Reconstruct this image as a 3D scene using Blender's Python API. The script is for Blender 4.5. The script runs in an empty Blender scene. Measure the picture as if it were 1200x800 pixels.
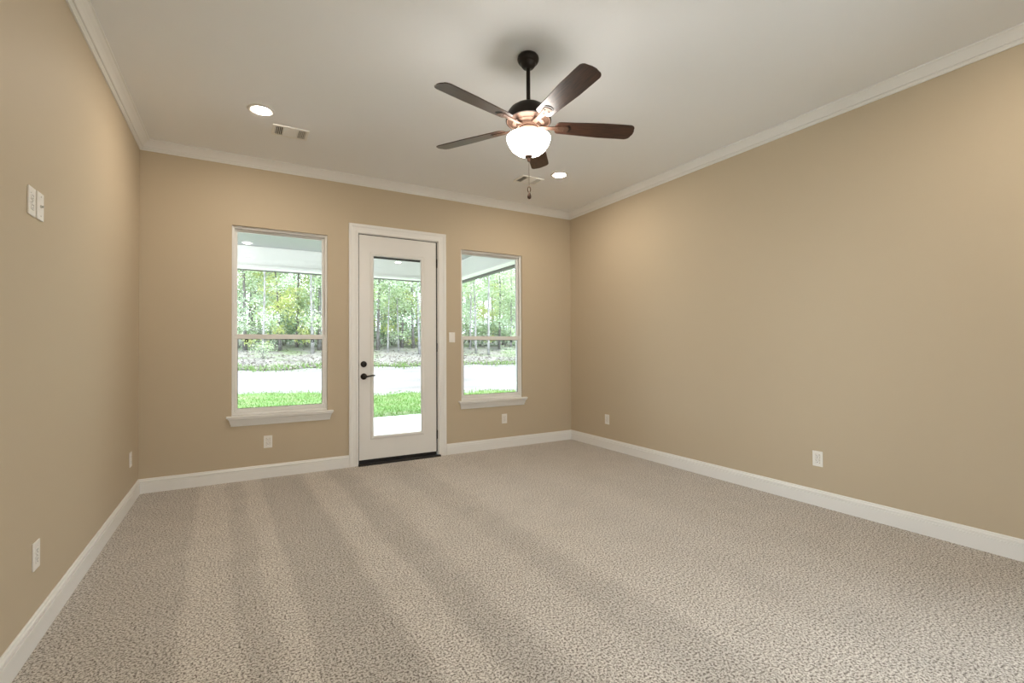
import bpy, bmesh, math, random
from mathutils import Vector, Matrix

# ------------------------------------------------------------------ camera, world, lights, exposure
SC = bpy.context.scene
COL = SC.collection
SC.view_settings.view_transform = 'Standard'
SC.view_settings.look = 'None'
SC.view_settings.gamma = 1.0
SC.view_settings.use_curve_mapping = False
SC.view_settings.exposure = 0.0
SC.cycles.use_denoising = True
SC.cycles.max_bounces = 10
SC.cycles.diffuse_bounces = 6
SC.cycles.glossy_bounces = 4
SC.cycles.transparent_max_bounces = 24
SC.cycles.caustics_reflective = False
SC.cycles.caustics_refractive = False
SC.cycles.sample_clamp_indirect = 6.0

F_PX = 551.7
YAW, PITCH, ROLL = 0.5255, 0.0130, -0.0052
CAM = Vector((0.7504, -5.1452, 1.2437))
cd = bpy.data.cameras.new('camera')
cd.sensor_width = 36.0
cd.lens = F_PX * 36.0 / 1200.0
cd.clip_start = 0.02
cd.clip_end = 400
cam = bpy.data.objects.new('camera', cd)
COL.objects.link(cam)
fw = Vector((math.sin(YAW) * math.cos(PITCH), math.cos(YAW) * math.cos(PITCH), math.sin(PITCH)))
r0 = Vector((math.cos(YAW), -math.sin(YAW), 0))
u0 = r0.cross(fw)
rr = math.cos(ROLL) * r0 + math.sin(ROLL) * u0
uu = -math.sin(ROLL) * r0 + math.cos(ROLL) * u0
m = Matrix((rr, uu, -fw)).transposed().to_4x4()
m.translation = CAM
cam.matrix_world = m
SC.camera = cam

SKY_STRENGTH = 7.2
SUN_STRENGTH = 6.5
CAN_STRENGTH = 490.0       # recessed lamps
BOWL_STRENGTH = 36.0       # fan light
w = bpy.data.worlds.new('overcast_sky')
SC.world = w
w.use_nodes = True
nt = w.node_tree
bg = nt.nodes['Background']
bg.inputs['Color'].default_value = (0.80, 0.91, 1.0, 1)
bg.inputs['Strength'].default_value = SKY_STRENGTH
sd = bpy.data.lights.new('sun', 'SUN')
sd.energy = SUN_STRENGTH
sd.angle = math.radians(20)
sd.color = (1.0, 0.96, 0.88)
sun = bpy.data.objects.new('sun', sd)
COL.objects.link(sun)
sun.rotation_euler = Vector((-0.06, 0.36, -0.93)).to_track_quat('-Z', 'Y').to_euler()

# ------------------------------------------------------------------ dimensions
W, H, D = 4.658, 3.065, -5.75           # room width, height, front wall y
TH = 0.16                               # wall thickness

# ------------------------------------------------------------------ helpers
def new_mat(name, col, rough=0.6, metal=0.0, spec=0.5):
    mt = bpy.data.materials.new(name)
    mt.use_nodes = True
    b = mt.node_tree.nodes['Principled BSDF']
    b.inputs['Base Color'].default_value = (*col, 1)
    b.inputs['Roughness'].default_value = rough
    b.inputs['Metallic'].default_value = metal
    b.inputs['Specular IOR Level'].default_value = spec
    return mt

def N(mt, kind, **kw):
    n = mt.node_tree.nodes.new(kind)
    for k, v in kw.items():
        setattr(n, k, v)
    return n

def L(mt, a, b):
    mt.node_tree.links.new(a, b)

def bsdf(mt):
    return mt.node_tree.nodes['Principled BSDF']

def noise_bump(mt, scale, strength, dist=0.002, detail=3):
    tc = N(mt, 'ShaderNodeTexCoord')
    nz = N(mt, 'ShaderNodeTexNoise')
    nz.inputs['Scale'].default_value = scale
    nz.inputs['Detail'].default_value = detail
    bp = N(mt, 'ShaderNodeBump')
    bp.inputs['Strength'].default_value = strength
    bp.inputs['Distance'].default_value = dist
    L(mt, tc.outputs['Object'], nz.inputs['Vector'])
    L(mt, nz.outputs['Fac'], bp.inputs['Height'])
    L(mt, bp.outputs['Normal'], bsdf(mt).inputs['Normal'])
    return nz

def noise_colour(mt, scale, c1, c2, lo=0.35, hi=0.65, detail=4, stretch=None):
    tc = N(mt, 'ShaderNodeTexCoord')
    nz = N(mt, 'ShaderNodeTexNoise')
    nz.inputs['Scale'].default_value = scale
    nz.inputs['Detail'].default_value = detail
    rp = N(mt, 'ShaderNodeValToRGB')
    rp.color_ramp.elements[0].position = lo
    rp.color_ramp.elements[0].color = (*c1, 1)
    rp.color_ramp.elements[1].position = hi
    rp.color_ramp.elements[1].color = (*c2, 1)
    src = tc.outputs['Object']
    if stretch:
        mp = N(mt, 'ShaderNodeMapping')
        mp.inputs['Scale'].default_value = stretch
        L(mt, src, mp.inputs['Vector'])
        src = mp.outputs['Vector']
    L(mt, src, nz.inputs['Vector'])
    L(mt, nz.outputs['Fac'], rp.inputs['Fac'])
    L(mt, rp.outputs['Color'], bsdf(mt).inputs['Base Color'])
    return rp

def link(name, bm, mt, parent=None, smooth=False, bevel=0.0, seg=2):
    me = bpy.data.meshes.new(name)
    bmesh.ops.recalc_face_normals(bm, faces=bm.faces)
    bm.to_mesh(me)
    bm.free()
    if smooth:
        for p in me.polygons:
            p.use_smooth = True
    me.materials.append(mt)
    o = bpy.data.objects.new(name, me)
    COL.objects.link(o)
    if parent is not None:
        o.parent = parent
    if bevel:
        bv = o.modifiers.new('bevel', 'BEVEL')
        bv.width = bevel
        bv.segments = seg
        bv.limit_method = 'ANGLE'
        bv.angle_limit = math.radians(40)
    return o

def smooth_by_angle(o, deg=35):
    me = o.data
    for p in me.polygons:
        p.use_smooth = True
    me.set_sharp_from_angle(angle=math.radians(deg))

def empty(name, loc=(0, 0, 0), rot=(0, 0, 0)):
    o = bpy.data.objects.new(name, None)
    o.empty_display_size = 0.05
    COL.objects.link(o)
    o.location = loc
    o.rotation_euler = rot
    return o

def tag(o, label=None, cat=None, group=None, kind=None):
    if label: o['label'] = label
    if cat: o['category'] = cat
    if group: o['group'] = group
    if kind: o['kind'] = kind
    return o

def copy_tree(o, parent=None):
    c = o.copy()
    COL.objects.link(c)
    if parent is not None:
        c.parent = parent
    for ch in list(o.children):
        copy_tree(ch, c)
    return c

def box(bm, x0, x1, y0, y1, z0, z1, mat=None):
    vs = [bm.verts.new(p) for p in ((x0, y0, z0), (x1, y0, z0), (x1, y1, z0), (x0, y1, z0),
                                    (x0, y0, z1), (x1, y0, z1), (x1, y1, z1), (x0, y1, z1))]
    if mat is not None:
        for v in vs: v.co = mat @ v.co
    for f in ((0, 3, 2, 1), (4, 5, 6, 7), (0, 1, 5, 4), (1, 2, 6, 5), (2, 3, 7, 6), (3, 0, 4, 7)):
        bm.faces.new([vs[i] for i in f])

def boxbm(*a):
    bm = bmesh.new()
    box(bm, *a)
    return bm

def lathe(bm, prof, n=48, axis_mat=None, close=True):
    rings = []
    for (r, z) in prof:
        if r < 1e-6:
            rings.append([bm.verts.new((0, 0, z))])
        else:
            rings.append([bm.verts.new((r * math.cos(2 * math.pi * i / n), r * math.sin(2 * math.pi * i / n), z)) for i in range(n)])
    for a, b in zip(rings[:-1], rings[1:]):
        for i in range(n):
            j = (i + 1) % n
            if len(a) == 1 and len(b) == 1: continue
            if len(a) == 1: bm.faces.new((a[0], b[j], b[i]))
            elif len(b) == 1: bm.faces.new((a[i], a[j], b[0]))
            else: bm.faces.new((a[i], a[j], b[j], b[i]))
    if axis_mat is not None:
        for ring in rings:
            for v in ring: v.co = axis_mat @ v.co

def lathebm(prof, n=48, mat=None):
    bm = bmesh.new()
    lathe(bm, prof, n, mat)
    return bm

def tube(bm, pts, rads, n=8, cap=True):
    pts = [Vector(p) for p in pts]
    rings = []
    for i, p in enumerate(pts):
        t = (pts[min(i + 1, len(pts) - 1)] - pts[max(i - 1, 0)]).normalized()
        ref = Vector((1, 0, 0)) if abs(t.x) < 0.9 else Vector((0, 1, 0))
        a = t.cross(ref).normalized()
        b = t.cross(a)
        r = rads[i] if isinstance(rads, (list, tuple)) else rads
        rings.append([bm.verts.new(p + r * (math.cos(2 * math.pi * k / n) * a + math.sin(2 * math.pi * k / n) * b)) for k in range(n)])
    for a, b in zip(rings[:-1], rings[1:]):
        for k in range(n):
            j = (k + 1) % n
            bm.faces.new((a[k], a[j], b[j], b[k]))
    if cap:
        bm.faces.new(rings[0])
        bm.faces.new(list(reversed(rings[-1])))

def solid_with_holes(us, vs, solid, t0, t1, fn):
    """grid of cells (u,v); solid(i,j) tells which exist; only outer faces are made. fn(u,v,t)->xyz"""
    bm = bmesh.new()
    cache = {}
    def V(i, j, k):
        key = (i, j, k)
        if key not in cache:
            cache[key] = bm.verts.new(fn(us[i], vs[j], (t0, t1)[k]))
        return cache[key]
    nu, nv = len(us) - 1, len(vs) - 1
    S = lambda i, j: 0 <= i < nu and 0 <= j < nv and solid(i, j)
    for i in range(nu):
        for j in range(nv):
            if not S(i, j): continue
            for k in (0, 1):
                bm.faces.new((V(i, j, k), V(i + 1, j, k), V(i + 1, j + 1, k), V(i, j + 1, k)))
            if not S(i - 1, j): bm.faces.new((V(i, j, 0), V(i, j + 1, 0), V(i, j + 1, 1), V(i, j, 1)))
            if not S(i + 1, j): bm.faces.new((V(i + 1, j, 0), V(i + 1, j + 1, 0), V(i + 1, j + 1, 1), V(i + 1, j, 1)))
            if not S(i, j - 1): bm.faces.new((V(i, j, 0), V(i + 1, j, 0), V(i + 1, j, 1), V(i, j, 1)))
            if not S(i, j + 1): bm.faces.new((V(i, j + 1, 0), V(i + 1, j + 1, 0), V(i + 1, j + 1, 1), V(i, j + 1, 1)))
    return bm

def wall_holes(u0, u1, v0, v1, holes, t0, t1, fn):
    us = sorted({u0, u1, *[h[0] for h in holes], *[h[1] for h in holes]})
    vs = sorted({v0, v1, *[h[2] for h in holes], *[h[3] for h in holes]})
    def solid(i, j):
        cu, cv = (us[i] + us[i + 1]) / 2, (vs[j] + vs[j + 1]) / 2
        return not any(h[0] < cu < h[1] and h[2] < cv < h[3] for h in holes)
    return solid_with_holes(us, vs, solid, t0, t1, fn)

def sweep(path, prof, y0, sgn=-1, closed=False, fn=None):
    """mitred moulding in a wall plane. path [(x,z)], prof [(outward offset, height off wall)]"""
    bm = bmesh.new()
    n = len(path)
    P = [Vector(p) for p in path]
    rings = []
    for i in range(n):
        def seg_n(a, b):
            d = (b - a).normalized()
            return Vector((-d.y, d.x))
        if closed or 0 < i < n - 1:
            n1 = seg_n(P[i - 1], P[i]); n2 = seg_n(P[i], P[(i + 1) % n])
            mv = (n1 + n2); mv = mv / (1 + n1.dot(n2))
        elif i == 0: mv = seg_n(P[0], P[1])
        else: mv = seg_n(P[-2], P[-1])
        ring = []
        for (o, t) in prof:
            q = P[i] + mv * o
            co = (q.x, y0 + sgn * t, q.y)
            ring.append(bm.verts.new(fn(*co) if fn else co))
        rings.append(ring)
    k = len(prof)
    rng = range(n) if closed else range(n - 1)
    for i in rng:
        a, b = rings[i], rings[(i + 1) % n]
        for j in range(k):
            jj = (j + 1) % k
            bm.faces.new((a[j], a[jj], b[jj], b[j]))
    if not closed:
        bm.faces.new(rings[0])
        bm.faces.new(list(reversed(rings[-1])))
    return bm

def rect(x0, x1, z0, z1):      # clockwise so that outward offset is positive
    return [(x0, z0), (x0, z1), (x1, z1), (x1, z0)]

# ------------------------------------------------------------------ materials
M = {}
M['wall'] = new_mat('tan_wall_paint', (0.520, 0.436, 0.318), 0.62, spec=0.25)
noise_bump(M['wall'], 90, 0.25, 0.0012, 4)
M['ceil'] = new_mat('ceiling_paint', (0.86, 0.875, 0.895), 0.7, spec=0.2)
noise_bump(M['ceil'], 70, 0.2, 0.0012, 4)
M['trim'] = new_mat('white_trim_paint', (0.79, 0.785, 0.765), 0.35)
M['plate'] = new_mat('white_plate_plastic', (0.84, 0.82, 0.78), 0.35)
M['vinyl'] = new_mat('white_vinyl', (0.79, 0.785, 0.765), 0.35)
M['doorpaint'] = new_mat('door_paint', (0.76, 0.75, 0.725), 0.4)
M['dark'] = new_mat('dark_slot', (0.02, 0.018, 0.016), 0.6)
M['sill'] = new_mat('dark_bronze_sill', (0.012, 0.010, 0.009), 0.4, 0.3)
M['bronze'] = new_mat('oil_rubbed_bronze', (0.020, 0.015, 0.012), 0.38, 0.6)
M['copper'] = new_mat('brushed_bronze', (0.085, 0.046, 0.030), 0.5, 0.6)
M['gasket'] = new_mat('black_gasket', (0.015, 0.015, 0.015), 0.7)
M['steel'] = new_mat('screw_steel', (0.6, 0.58, 0.54), 0.35, 0.8)
M['ventpaint'] = new_mat('vent_white', (0.84, 0.83, 0.80), 0.45)

# carpet: speckled frieze with vacuum-laid pile
mt = new_mat('speckled_carpet', (0.45, 0.38, 0.32), 0.95, spec=0.1)
tc = N(mt, 'ShaderNodeTexCoord')
n1 = N(mt, 'ShaderNodeTexNoise'); n1.inputs['Scale'].default_value = 104; n1.inputs['Detail'].default_value = 4.0; n1.inputs['Roughness'].default_value = 0.85
n2 = N(mt, 'ShaderNodeTexVoronoi'); n2.inputs['Scale'].default_value = 135
rp = N(mt, 'ShaderNodeValToRGB')
el = rp.color_ramp.elements
el[0].position = 0.435; el[0].color = (0.12, 0.095, 0.078, 1)
el[1].position = 0.545; el[1].color = (0.80, 0.755, 0.70, 1)
e = el.new(0.48); e.color = (0.50, 0.45, 0.395, 1)
L(mt, tc.outputs['Object'], n1.inputs['Vector'])
L(mt, tc.outputs['Object'], n2.inputs['Vector'])
L(mt, n1.outputs['Fac'], rp.inputs['Fac'])
# pile lay from the vacuum cleaner: bands along the room, softened by noise
mp = N(mt, 'ShaderNodeMapping'); mp.inputs['Rotation'].default_value = (0, 0, math.radians(-2.0))
sp = N(mt, 'ShaderNodeSeparateXYZ')
nz = N(mt, 'ShaderNodeTexNoise'); nz.inputs['Scale'].default_value = 3.0; nz.inputs['Detail'].default_value = 3
nsc = N(mt, 'ShaderNodeMapping'); nsc.inputs['Scale'].default_value = (1.6, 0.5, 1)
L(mt, tc.outputs['Object'], nsc.inputs['Vector']); L(mt, nsc.outputs['Vector'], nz.inputs['Vector'])
mu = N(mt, 'ShaderNodeMath', operation='MULTIPLY_ADD'); mu.inputs[1].default_value = 0.12; 
L(mt, nz.outputs['Fac'], mu.inputs[0])
L(mt, tc.outputs['Object'], mp.inputs['Vector']); L(mt, mp.outputs['Vector'], sp.inputs['Vector'])
L(mt, sp.outputs['X'], mu.inputs[2])
dv = N(mt, 'ShaderNodeMath', operation='DIVIDE'); dv.inputs[1].default_value = W + 0.2
L(mt, mu.outputs[0], dv.inputs[0])
bands = N(mt, 'ShaderNodeValToRGB')
be = bands.color_ramp.elements
def bset(lst):
    be[0].position, be[0].color = 0.0, (lst[0][1],) * 3 + (1,)
    be[1].position, be[1].color = 1.0, (lst[-1][1],) * 3 + (1,)
    for x, v in lst[1:-1]:
        q = be.new(min(0.999, (x + 0.08) / (W + 0.2))); q.color = (v, v, v, 1)
lo, hi = 0.84, 1.0
bset([(0, lo), (0.40, lo), (0.44, hi), (0.62, .97), (0.65, .84), (0.75, .88), (0.78, hi), (0.88, hi), (0.91, lo), (1.22, .78), (1.30, .98),
      (1.46, .97), (1.52, .80), (1.66, .82), (1.78, .97), (2.0, .96), (2.12, .86), (2.3, .88), (2.4, 1.0), (2.8, .96), (2.95, .90), (3.3, .94), (3.6, .88), (4.2, .88), (W, .82)])
L(mt, dv.outputs[0], bands.inputs['Fac'])
# blotchy wear
wn = N(mt, 'ShaderNodeTexNoise'); wn.inputs['Scale'].default_value = 5; wn.inputs['Detail'].default_value = 4
L(mt, tc.outputs['Object'], wn.inputs['Vector'])
wm = N(mt, 'ShaderNodeMapRange'); wm.inputs['To Min'].default_value = 0.88; wm.inputs['To Max'].default_value = 1.10
L(mt, wn.outputs['Fac'], wm.inputs['Value'])
m1 = N(mt, 'ShaderNodeMix', data_type='RGBA', blend_type='MULTIPLY'); m1.inputs['Factor'].default_value = 1
L(mt, rp.outputs['Color'], m1.inputs['A']); L(mt, bands.outputs['Color'], m1.inputs['B'])
m2 = N(mt, 'ShaderNodeMix', data_type='RGBA', blend_type='MULTIPLY'); m2.inputs['Factor'].default_value = 1
L(mt, m1.outputs['Result'], m2.inputs['A']); L(mt, wm.outputs['Result'], m2.inputs['B'])
L(mt, m2.outputs['Result'], bsdf(mt).inputs['Base Color'])
bp = N(mt, 'ShaderNodeBump'); bp.inputs['Strength'].default_value = 0.9; bp.inputs['Distance'].default_value = 0.004
L(mt, n1.outputs['Fac'], bp.inputs['Height']); L(mt, bp.outputs['Normal'], bsdf(mt).inputs['Normal'])
bsdf(mt).inputs['Sheen Weight'].default_value = 0.12
M['carpet'] = mt

# walnut fan blades
mt = new_mat('walnut_blade', (0.06, 0.03, 0.018), 0.35, spec=0.5)
noise_colour(mt, 9, (0.014, 0.006, 0.004), (0.066, 0.027, 0.015), 0.3, 0.7, 6, (1.0, 14.0, 4.0))
M['walnut'] = mt

# clear window glass: see-through with mirror-like fresnel reflection
mt = bpy.data.materials.new('window_glass'); mt.use_nodes = True
tr = mt.node_tree; tr.nodes.clear()
out = tr.nodes.new('ShaderNodeOutputMaterial'); mx = tr.nodes.new('ShaderNodeMixShader')
fr = tr.nodes.new('ShaderNodeFresnel'); fr.inputs['IOR'].default_value = 1.5
t_ = tr.nodes.new('ShaderNodeBsdfTransparent'); t_.inputs['Color'].default_value = (0.975, 0.982, 0.978, 1)
g_ = tr.nodes.new('ShaderNodeBsdfGlossy'); g_.inputs['Roughness'].default_value = 0.0
tr.links.new(fr.outputs[0], mx.inputs[0]); tr.links.new(t_.outputs[0], mx.inputs[1]); tr.links.new(g_.outputs[0], mx.inputs[2])
tr.links.new(mx.outputs[0], out.inputs['Surface'])
M['glass'] = mt

def emit_mat(name, col, strength):
    mt = bpy.data.materials.new(name); mt.use_nodes = True
    t = mt.node_tree; t.nodes.clear()
    o = t.nodes.new('ShaderNodeOutputMaterial'); e = t.nodes.new('ShaderNodeEmission')
    e.inputs['Color'].default_value = (*col, 1); e.inputs['Strength'].default_value = strength
    t.links.new(e.outputs[0], o.inputs['Surface'])
    return mt
M['lens'] = emit_mat('recessed_lamp_lens', (1.0, 0.88, 0.73), CAN_STRENGTH)
M['bowl'] = emit_mat('lit_frosted_glass', (1.0, 0.94, 0.86), BOWL_STRENGTH)
M['porchlens'] = emit_mat('porch_lamp_lens', (1.0, 0.93, 0.82), 6.0)

# outdoors
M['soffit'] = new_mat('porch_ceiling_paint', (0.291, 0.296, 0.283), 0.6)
M['beamw'] = new_mat('porch_beam_white', (0.813, 0.813, 0.800), 0.5)
M['gutter'] = new_mat('dark_bronze_drip_edge', (0.10, 0.10, 0.095), 0.5)
M['concrete'] = new_mat('pale_concrete', (0.88, 0.87, 0.84), 0.8); noise_bump(M['concrete'], 60, 0.2)
M['sand'] = new_mat('bright_sand', (0.80, 0.76, 0.72), 0.9); noise_colour(M['sand'], 0.9, (0.092, 0.085, 0.080), (0.138, 0.133, 0.131), 0.30, 0.50, 8, (0.230, 0.697, 0.459))
M['soil'] = new_mat('lawn_soil', (0.30, 0.42, 0.12), 0.95)
noise_colour(M['soil'], 1.2, (0.059, 0.133, 0.021), (0.154, 0.154, 0.084), 0.45, 0.75, 6)
M['litter'] = new_mat('leaf_litter_ground', (0.42, 0.40, 0.38), 0.95)
noise_colour(M['litter'], 0.8, (0.105, 0.146, 0.066), (0.163, 0.158, 0.143), 0.36, 0.52, 8, (0.632, 0.788, 0.742))

def leaf_mat(name, c1, c2, c3):
    mt = bpy.data.materials.new(name); mt.use_nodes = True
    t = mt.node_tree; t.nodes.clear()
    o = t.nodes.new('ShaderNodeOutputMaterial'); mx = t.nodes.new('ShaderNodeMixShader')
    d = t.nodes.new('ShaderNodeBsdfDiffuse'); tl = t.nodes.new('ShaderNodeBsdfTranslucent')
    g = t.nodes.new('ShaderNodeNewGeometry'); r = t.nodes.new('ShaderNodeValToRGB')
    r.color_ramp.elements[0].color = (*c1, 1); r.color_ramp.elements[1].color = (*c3, 1)
    e = r.color_ramp.elements.new(0.5); e.color = (*c2, 1)
    t.links.new(g.outputs['Random Per Island'], r.inputs['Fac'])
    t.links.new(r.outputs['Color'], d.inputs['Color']); t.links.new(r.outputs['Color'], tl.inputs['Color'])
    mx.inputs[0].default_value = 0.45
    t.links.new(d.outputs[0], mx.inputs[1]); t.links.new(tl.outputs[0], mx.inputs[2]); t.links.new(mx.outputs[0], o.inputs['Surface'])
    return mt
M['leaf_green'] = leaf_mat('green_leaves', (0.240, 0.344, 0.164), (0.413, 0.525, 0.316), (0.701, 0.744, 0.628))
M['leaf_yellow'] = leaf_mat('yellow_green_leaves', (0.363, 0.446, 0.126), (0.558, 0.614, 0.250), (0.754, 0.726, 0.446))
M['leaf_dark'] = leaf_mat('dark_leaves', (0.137, 0.202, 0.132), (0.271, 0.368, 0.242), (0.501, 0.624, 0.442))
M['leaf_pale'] = leaf_mat('pale_leaves', (0.338, 0.469, 0.313), (0.520, 0.624, 0.456), (0.702, 0.755, 0.651))
M['grass'] = leaf_mat('grass_blades', (0.086, 0.176, 0.035), (0.137, 0.238, 0.064), (0.223, 0.290, 0.130))
M['dryleaf'] = leaf_mat('fallen_leaves', (0.096, 0.078, 0.066), (0.168, 0.150, 0.144), (0.240, 0.229, 0.222))
M['bark_pale'] = new_mat('pale_bark', (0.72, 0.70, 0.66), 0.9)
noise_colour(M['bark_pale'], 5, (0.162, 0.157, 0.147), (0.286, 0.281, 0.276), 0.35, 0.6, 4)
M['bark_grey'] = new_mat('grey_bark', (0.36, 0.33, 0.31), 0.9)
noise_colour(M['bark_grey'], 6, (0.080, 0.069, 0.066), (0.168, 0.164, 0.158), 0.35, 0.65, 4)

# ------------------------------------------------------------------ room shell
W1 = (0.690, 1.540, 0.595, 2.415)
W2 = (3.035, 3.885, 0.595, 2.420)
DO = (1.828, 2.760, 0.0, 2.490)      # rough opening of the door
back_holes = [W1, W2, DO]
o = link('wall_back', wall_holes(-TH, W + TH, -0.3, H + 0.1, [W1, W2, (DO[0], DO[1], -0.02, DO[3])], 0, TH, lambda u, v, t: (u, t, v)), M['wall'])
tag(o, 'tan painted back wall holding the glazed door and two windows', 'wall', kind='structure')
FILL_L = (-5.66, -4.30, 0.06, 2.45)     # unseen window added in the left wall for fill daylight: y0, y1, z0, z1
FILL_R = (-5.66, -4.50, 0.02, 2.72)     # unseen glass door added in the right wall for cool fill
o = link('wall_left', wall_holes(D - TH, 0.0, -0.3, H + 0.1, [FILL_L], -TH, 0, lambda u, v, t: (t, u, v)), M['wall'])
tag(o, 'tan painted wall on the left side of the room', 'wall', kind='structure')
o = link('wall_right', wall_holes(D - TH, 0.0, -0.3, H + 0.1, [FILL_R], W, W + TH, lambda u, v, t: (t, u, v)), M['wall'])
tag(o, 'long tan painted blank wall on the right side of the room', 'wall', kind='structure')
FILL_F = (2.42, 3.34, 0.06, 2.72)  # unseen opening added behind the camera to let in fill daylight
D2 = (0.06, 0.80, -0.02, 2.45)
o = link('wall_front', wall_holes(-TH, W + TH, -0.3, H + 0.1, [FILL_F, D2], D - TH, D, lambda u, v, t: (u, t, v)), M['wall'])
tag(o, 'tan painted wall behind the camera', 'wall', kind='structure')
o = link('floor', boxbm(0, W, D, 0.0, -0.15, 0.0), M['carpet'])
tag(o, 'speckled beige carpet covering the whole floor with vacuum stripes', 'carpet', kind='structure')

# recessed cans cut round holes: ceiling slab stays whole, trims sit on it
o = link('ceiling', boxbm(-TH, W + TH, D - TH, TH, H, H + 0.12), M['ceil'])
tag(o, 'smooth off-white ceiling', 'ceiling', kind='structure')

# crown moulding and baseboards
crown = [(0, 0), (0.076, 0), (0.076, 0.009), (0.068, 0.012), (0.060, 0.020), (0.049, 0.030), (0.037, 0.044), (0.029, 0.056), (0.026, 0.059),
         (0.017, 0.0595), (0.017, 0.0645),  (0.019, 0.065), (0.018, 0.069), (0.010, 0.076), (0.009, 0.083), (0, 0.083)]
base = [(0, 0), (0.0165, 0), (0.0165, 0.088), (0.0155, 0.0895), (0.0070, 0.0905), (0.0070, 0.0962), (0.0135, 0.0970), (0.0130, 0.107), (0.0085, 0.112), (0.0075, 0.121), (0.0045, 0.125), (0, 0.125)]
def wall_run(prof, top, wall, a, b, mit_a, mit_b):
    """prof in (off wall, z); a,b run along wall; mitre flags"""
    bm = bmesh.new()
    rings = []
    for (pos, mit, s) in ((a, mit_a, 1), (b, mit_b, -1)):
        ring = []
        for (d, z) in prof:
            zz = H - z if top else z
            q = pos + (s * d if mit else 0)
            co = {'back': (q, -d, zz), 'front': (q, D + d, zz), 'left': (d, q, zz), 'right': (W - d, q, zz)}[wall]
            ring.append(bm.verts.new(co))
        rings.append(ring)
    k = len(prof)
    for j in range(k):
        jj = (j + 1) % k
        bm.faces.new((rings[0][j], rings[0][jj], rings[1][jj], rings[1][j]))
    bm.faces.new(rings[0]); bm.faces.new(list(reversed(rings[1])))
    return bm
for i, (wl, a, b, lab) in enumerate((('back', 0, W, 'white crown moulding along the top of the back wall'),
                                     ('left', D, 0, 'white crown moulding along the top of the left wall'),
                                     ('right', D, 0, 'white crown moulding along the top of the right wall'),
                                     ('front', 0, W, 'white crown moulding above the wall behind the camera'))):
    o = link('trim_%d' % (i + 1), wall_run(crown, True, wl, a, b, True, True), M['trim'])
    tag(o, lab, 'crown moulding', kind='structure')
for nm, wl, a, b, ma, mb, lab in (('baseboard_back', 'back', 0, 1.757, True, False, 'white baseboard on the back wall left of the door'),
                                  ('baseboard_back', 'back', 2.847, W, False, True, 'white baseboard on the back wall right of the door'),
                                  ('baseboard_left', 'left', D, 0, True, True, 'white baseboard along the left wall'),
                                  ('baseboard_right', 'right', -4.495, 0, False, True, 'white baseboard along the right wall'),
                                  ('baseboard_front', 'front', 0.90, W, False, True, 'white baseboard on the wall behind the camera')):
    tag(link(nm, wall_run(base, False, wl, a, b, ma, mb), M['trim']), lab, 'baseboard', kind='structure')

# ------------------------------------------------------------------ windows
def frame_prof(wd, d0, d1):
    return [(0, d0), (wd, d0), (wd, d1), (0, d1)]

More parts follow.
